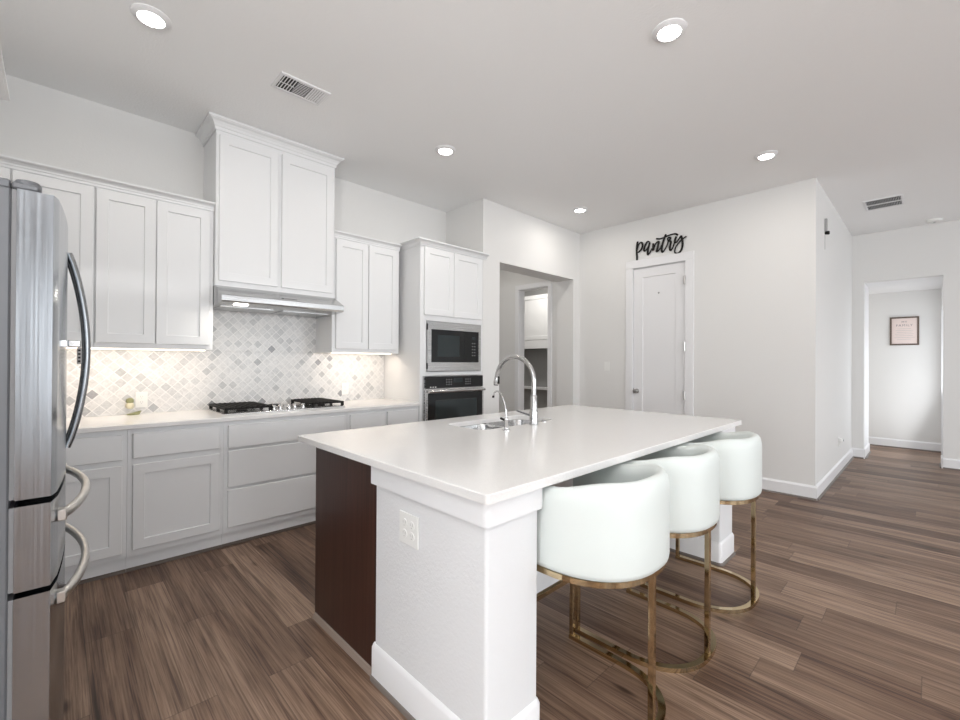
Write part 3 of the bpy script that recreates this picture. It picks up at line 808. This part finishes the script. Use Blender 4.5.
# ------------------------------------------------------------------ outlets and switches
def outlet_on(name, label, mx, w=.072, h=.115, gangs=1, kind='duplex', cat='outlet'):
    """Built facing -Y around the origin, then placed by mx."""
    t = thing(name, label, cat, mx.translation)
    loc = mx.copy()
    MB().box(-w/2, w/2, -.006, 0, -h/2, h/2, .002, 2).xform(loc).build('plate', 'plate', t)
    for gk in range(gangs):
        cx = (gk-(gangs-1)/2)*.046
        if kind == 'switch':
            MB().box(cx-.017, cx+.017, -.0095, -.005, -.033, .033, .0015).xform(loc).build('rocker', 'plate', t)
        else:
            for s in (-1, 1):
                r = MB().lathe([(.0165, -.005), (.0165, -.008)], (cx, 0, s*.02), 18, 'y').xform(loc).build('receptacle', 'plate', t)
                sl = MB(); sl.box(cx-.008, cx-.0055, -.0084, -.0075, s*.02-.001, s*.02+.009); sl.box(cx+.0055, cx+.008, -.0084, -.0075, s*.02-.001, s*.02+.009); sl.lathe([(.0025, -.0075), (.0025, -.0084)], (cx, 0, s*.02-.008), 8, 'y')
                sl.xform(loc).build('slot', 'slot', r)
    return t
TX = lambda x, y, z: Matrix.Translation((x, y, z))
FACE_MX = Matrix.Rotation(-PI/2, 4, 'Z')          # -Y facing -> -X facing
outlet_on('power_outlet', 'white two gang outlet on the near end post of the island', TX(.9515, 1.357, .683) @ FACE_MX, .118, .118, 2)
outlet_on('light_switch', 'white rocker light switch left of the pantry door', TX(WX, 2.99, 1.26) @ FACE_MX, .075, .118, 1, 'switch', 'switch')
outlet_on('power_outlet', 'white outlet on the tile backsplash left of the cooktop', TX(.447, WY-.008, 1.018), .072, .115)
outlet_on('power_outlet', 'white outlet on the tile backsplash right of the cooktop', TX(2.055, WY-.008, 1.035), .072, .115)
outlet_on('power_outlet', 'white outlet low on the side wall near the hallway', TX(6.75, EY, .375), .072, .115)
t = thing('wall_plug', 'small white and grey plug in the low outlet near the hallway', 'plug', (6.75, EY-.009, .39))
MB().box(6.72, 6.775, EY-.045, EY-.0095, .375, .415, .005).build('housing', 'plate', t); MB().lathe([(.012, -.05), (.012, -.044)], (6.755, EY, .395), 12, 'y').build('cap', 'grey', t)
t = thing('night_light', 'small olive and cream plug-in night light beside the backsplash outlet', 'night light', (.375, WY-.05, .97))
MB().lathe([(.014, .958), (.024, .968), (.026, .985), (.018, 1.0)], (.378, WY-.036, 0), 16).build('shade', 'ceramic', t, True)
MB().lathe([(.019, 1.0), (.024, 1.012), (.020, 1.028), (.008, 1.036)], (.378, WY-.036, 0), 16).build('cap', 'leaf', t, True)
MB().box(.362, .394, WY-.02, WY-.0085, .975, 1.02, .003).build('plug', 'plate', t)
b = MB().loops([[(.36, 3.985, .9155), (.40, 3.975, .9155), (.43, 3.985, .9155), (.40, 3.995, .9155)], [(.355, 3.985, .922), (.40, 3.972, .926), (.442, 3.985, .946), (.40, 3.998, .926)]], True, True, True)
tag(b.build('spoon_rest', 'leaf'), 'small olive dish on the back worktop below the outlet', 'dish')

# ------------------------------------------------------------------ ceiling lights, vents, detector
def can(label, x, y):
    t = thing('ceiling_light', label, 'ceiling light', (x, y, H), 'recessed ceiling lights')
    MB().lathe([(.088, 0), (.087, -.004), (.066, -.016), (.060, -.017), (.057, -.012)], (x, y, H), 36, 'z', False, False).build('trim_ring', 'trim', t, True)
    MB().lathe([(.0575, -.010), (.055, -.015), (.03, -.018), (.002, -.019)], (x, y, H), 32).build('lens', 'lens', t, True)
    l = bpy.data.lights.new('can_light', 'AREA'); l.shape = 'DISK'; l.size = .11; l.energy = 4.0; l.color = (1, .945, .87)
    o = bpy.data.objects.new('can_light', l); COL.objects.link(o); o.location = (x, y, H-.024)
can('round recessed ceiling light above the base cabinets near the refrigerator', .34, 2.838)
can('round recessed ceiling light above the near end of the island', 2.362, .985)
can('round recessed ceiling light in front of the oven tower', 2.352, 2.866)
can('round recessed ceiling light in front of the pantry wall corner', 4.375, .99)
can('round recessed ceiling light near the wide opening beside the pantry', 4.40, 2.87)
l = bpy.data.lights.new('corridor_fill', 'AREA'); l.size = .7; l.energy = 22; l.color = (1, .97, .93)  # added fill light without a fixture, brightens the end of the passage
o = bpy.data.objects.new('corridor_fill', l); COL.objects.link(o); o.location = (9.08, 2.88, 1.4); o.rotation_euler = (-PI/2-.35, 0, 0)
area('passage_fill', (8.825, JR-.06, 1.0), (PI/2+.35, 0, 0), .9, 1.9, 9, DAY)  # added fill in the made-up side opening, brightens the passage soffit
l = bpy.data.lights.new('alcove_fill', 'AREA'); l.size = .2; l.energy = 5; l.color = (1, .96, .9)  # added fill hidden above the header, lifts the alcove walls
o = bpy.data.objects.new('alcove_fill', l); COL.objects.link(o); o.location = (4.2, 4.45, H-.03)
# laundry room lamp
l = bpy.data.lights.new('laundry_lamp', 'AREA'); l.size = .4; l.energy = 19; l.color = (1, .96, .9)
o = bpy.data.objects.new('laundry_lamp', l); COL.objects.link(o); o.location = (5.9, 4.9, H-.03)

def vent(label, x0, x1, y0, y1, style):
    t = thing('ceiling_vent', label, 'vent', ((x0+x1)/2, (y0+y1)/2, H))
    f = MB(); e = .022; z0, z1 = H-.008, H
    R4 = lambda d, z: [(x0+d, y0+d, z), (x1-d, y0+d, z), (x1-d, y1-d, z), (x0+d, y1-d, z)]
    f.loops([R4(0, z1), R4(.001, z0+.003), R4(.005, z0), R4(e-.002, z0), R4(e, z0+.002), R4(e, z1)])
    f.build('frame', 'trim', t)
    MB().box(x0+e*.5, x1-e*.5, y0+e*.5, y1-e*.5, H-.0012, H-.0004).build('backing', 'dark', t)
    if style == 'three':
        a, b_ = x0+e, x1-e; w3 = (b_-a)/3
        for k_, tilt in enumerate((-35, 0, 35)):
            s = MB()
            if k_ == 1:
                for i in range(9):
                    y = y0+e+(y1-y0-2*e)*(i+.5)/9
                    s.box(-w3/2+.004, w3/2-.004, -.0076, .0076, -.0008, .0008, xf=TX(a+w3*1.5, y, H-.0055) @ Matrix.Rotation(math.radians(20), 4, 'X'))
            else:
                n_, w_, tl_ = (5, .0030, 0) if k_ == 0 else (6, .0062, 0)
                for i in range(n_):
                    x = a+w3*k_+w3*(i+.5)/n_
                    s.box(-w_, w_, y0+e, y1-e, -.0008, .0008, xf=TX(x, 0, H-.0055) @ Matrix.Rotation(math.radians(tl_), 4, 'Y'))
                if k_ == 0: s.box(a, a+w3, (y0+y1)/2-.003, (y0+y1)/2+.003, H-.008, H-.0065)
            s.build('louver', 'trim', t)
    else:
        a, b_ = x0+e, x1-e
        s = MB(); n = 22
        xm = (a+b_)/2
        s.box(xm-.012, xm+.012, y0+e, y1-e, H-.008, H-.003)
        for i in range(n):
            y = y0+e+(y1-y0-2*e)*(i+.5)/n
            s.box(a, b_, -.0035, .0035, -.0008, .0008, xf=TX(0, y, H-.005) @ Matrix.Rotation(math.radians(60), 4, 'X'))
        s.build('louver', 'trim', t)
vent('white three way ceiling vent above the base cabinets near the hood', 0.986, 1.306, 2.80, 2.998, 'three')
vent('white ceiling vent with dark slots in front of the hallway opening', 6.39, 6.80, .205, .53, 'dark')
t = thing('smoke_detector', 'round white smoke detector on the ceiling by the hallway wall', 'smoke detector', (7.80, -.03, H))
MB().lathe([(.07, 0), (.07, -.016), (.062, -.028), (.02, -.033)], (7.80, -.03, H), 28).build('housing', 'plate', t, True)
MB().lathe([(.014, -.032), (.012, -.036)], (7.80, -.03, H), 12).build('test_button', 'grey', t)
t = thing('door_chime', 'slim grey sensor with black eye high on the side wall', 'sensor', (5.742, EY, 2.66))
MB().box(5.722, 5.762, EY-.022, EY, 2.69, 2.82, .003).build('housing', 'grey', t)
MB().lathe([(.016, -.04), (.02, -.03), (.016, -.012), (.012, 0)], (5.745, EY, 2.672), 14, 'y').build('eye', 'black', t, True)
MB().box(5.740, 5.744, EY-.004, EY, 2.50, 2.655).build('cable', 'grey', t)

# ------------------------------------------------------------------ script sign above the pantry door
# brush strokes as (Y, Z) on the wall
STROKES = [
 [(2.565, 2.833), (2.575, 2.787), (2.579, 2.715), (2.575, 2.642), (2.574, 2.597)],
 [(2.571, 2.731), (2.558, 2.779), (2.538, 2.808), (2.515, 2.81), (2.502, 2.779), (2.516, 2.732), (2.549, 2.701), (2.567, 2.699)],
 [(2.413, 2.796), (2.438, 2.807), (2.466, 2.772), (2.484, 2.718), (2.47, 2.697), (2.442, 2.724), (2.415, 2.774), (2.41, 2.789), (2.418, 2.763), (2.432, 2.705), (2.437, 2.657), (2.426, 2.647), (2.398, 2.683), (2.381, 2.713)],
 [(2.365, 2.772), (2.368, 2.726), (2.365, 2.685), (2.343, 2.752), (2.313, 2.782), (2.299, 2.771), (2.31, 2.721), (2.323, 2.669), (2.309, 2.666), (2.282, 2.695), (2.262, 2.734)],
 [(2.211, 2.852), (2.229, 2.813), (2.25, 2.748), (2.261, 2.68), (2.252, 2.644), (2.223, 2.673), (2.197, 2.719), (2.184, 2.762), (2.191, 2.79), (2.179, 2.807), (2.159, 2.797), (2.168, 2.766)],
 [(2.329, 2.822), (2.288, 2.812), (2.245, 2.815), (2.187, 2.829), (2.134, 2.836), (2.098, 2.833), (2.072, 2.814)],
 [(2.168, 2.766), (2.152, 2.745), (2.164, 2.694), (2.162, 2.659), (2.15, 2.649), (2.128, 2.682), (2.11, 2.732)],
 [(2.09, 2.801), (2.103, 2.762), (2.105, 2.736), (2.085, 2.734), (2.057, 2.768), (2.034, 2.8)],
 [(2.034, 2.798), (2.021, 2.746), (2.017, 2.688), (2.031, 2.633), (2.061, 2.602), (2.097, 2.606), (2.107, 2.631), (2.092, 2.681), (2.051, 2.731), (2.011, 2.759), (1.974, 2.78)],
]
def smooth_path(pts, n=6):
    out = []
    for i in range(len(pts)-1):
        p0, p1, p2, p3 = pts[max(i-1, 0)], pts[i], pts[i+1], pts[min(i+2, len(pts)-1)]
        for k_ in range(n):
            s = k_/n
            out.append(0.5*((2*p1)+(p2-p0)*s+(2*p0-5*p1+4*p2-p3)*s*s+(3*p1-p0-3*p2+p3)*s**3))
    out.append(pts[-1]); return out
sg = MB()
for stt in STROKES:
    pth = smooth_path([Vector((WX-.012, y_, z_)) for y_, z_ in stt])
    # vertical strokes heavier, as with a brush
    rad = []
    for i in range(len(pth)):
        d = pth[min(i+1, len(pth)-1)]-pth[max(i-1, 0)]
        rad.append(.0088+.0042*max(0, -d.z)/max(1e-6, d.length))
    sg.tube(pth, rad, 8)
for v_ in sg.bm.verts: v_.co.x = WX-.012+max(-.007, min(.0115, (v_.co.x-(WX-.012))*.8))
tag(sg.build('wall_sign', 'black', None, True), 'black brush script wall sign reading pantry above the white door', 'sign')

# ------------------------------------------------------------------ framed print in the passage
t = thing('picture_frame', 'dark framed pale pink print hanging at the end of the hallway', 'picture', (BX, .288, 1.60))
py0, py1, pz0, pz1 = .124, .452, 1.605, 2.045
f = MB(); e = .022
R4 = lambda d, x: [(x, py0+d, pz0+d), (x, py1-d, pz0+d), (x, py1-d, pz1-d), (x, py0+d, pz1-d)]
f.loops([R4(0, BX-.0005), R4(0, BX-.020), R4(.003, BX-.022), R4(e-.003, BX-.022), R4(e, BX-.019), R4(e, BX-.0005)])
f.build('frame', 'bronze', t)
pr_ = MB().box(BX-.010, BX-.006, py0+e*.5, py1-e*.5, pz0+e*.5, pz1-e*.5).build('print', 'paper', t)
def text_mesh(name, body, size, y, z, parent, m):
    cu = bpy.data.curves.new(name, 'FONT'); cu.body = body; cu.size = size; cu.align_x = 'CENTER'; cu.align_y = 'CENTER'; cu.extrude = .0006; cu.space_character = 1.25
    o = bpy.data.objects.new(name, cu); COL.objects.link(o)
    bpy.context.view_layer.update()
    me = bpy.data.meshes.new_from_object(o.evaluated_get(bpy.context.evaluated_depsgraph_get()))
    COL.objects.unlink(o); bpy.data.objects.remove(o)
    # text x -> -Y, text y -> Z, text normal -> -X
    me.transform(Matrix(((0, 0, -1, 0), (-1, 0, 0, 0), (0, 1, 0, 0), (0, 0, 0, 1))))
    off = Vector((0, 0, 0)); p = parent
    while p is not None: off += p.location; p = p.parent
    me.transform(Matrix.Translation(Vector((BX-.0105, y, z))-off))
    me.materials.append(M[m])
    o2 = bpy.data.objects.new(name, me); COL.objects.link(o2); o2.parent = parent
    return o2
text_mesh('lettering', 'MY', .042, .288, 1.965, pr_, 'ink')
text_mesh('lettering', 'FAMILY', .048, .288, 1.912, pr_, 'ink')
ln = MB()
for k_, wd in enumerate((.15, .20, .17, .21, .19, .23, .16)):
    z = 1.86-k_*.027; ln.box(BX-.0108, BX-.0099, .288-wd/2, .288+wd/2, z-.002, z+.002)
ln.build('fine_print', 'slot', pr_)

# ------------------------------------------------------------------ laundry cabinet seen through the doorway
t = thing('laundry_cabinet', 'white wall cabinet in the room beyond the wide opening', 'cabinet', (6.75, 5.2, 1.6))
MB().box(6.62, 6.95, 3.9, 6.34, 1.73, 2.6).build('carcass', 'cab', t)
for y0_, y1_ in ((3.91, 4.74), (4.75, 5.98), (5.99, 6.33)):
    shaker(-y1_, -y0_, 1.74, 2.59, 6.60, rail=.07).xform(Matrix(((0, 1, 0, 0), (-1, 0, 0, 0), (0, 0, 1, 0), (0, 0, 0, 1)))).build('door', 'cab', t)
MB().box(6.60, 6.62, 3.9, 6.34, 1.57, 1.728).build('light_rail', 'cab', t)
tag(MB().box(6.83, 6.949, 3.9, 6.34, .765, .815, .003).build('laundry_shelf', 'trim'), 'thin pale shelf below the white cabinet beyond the opening', 'shelf')
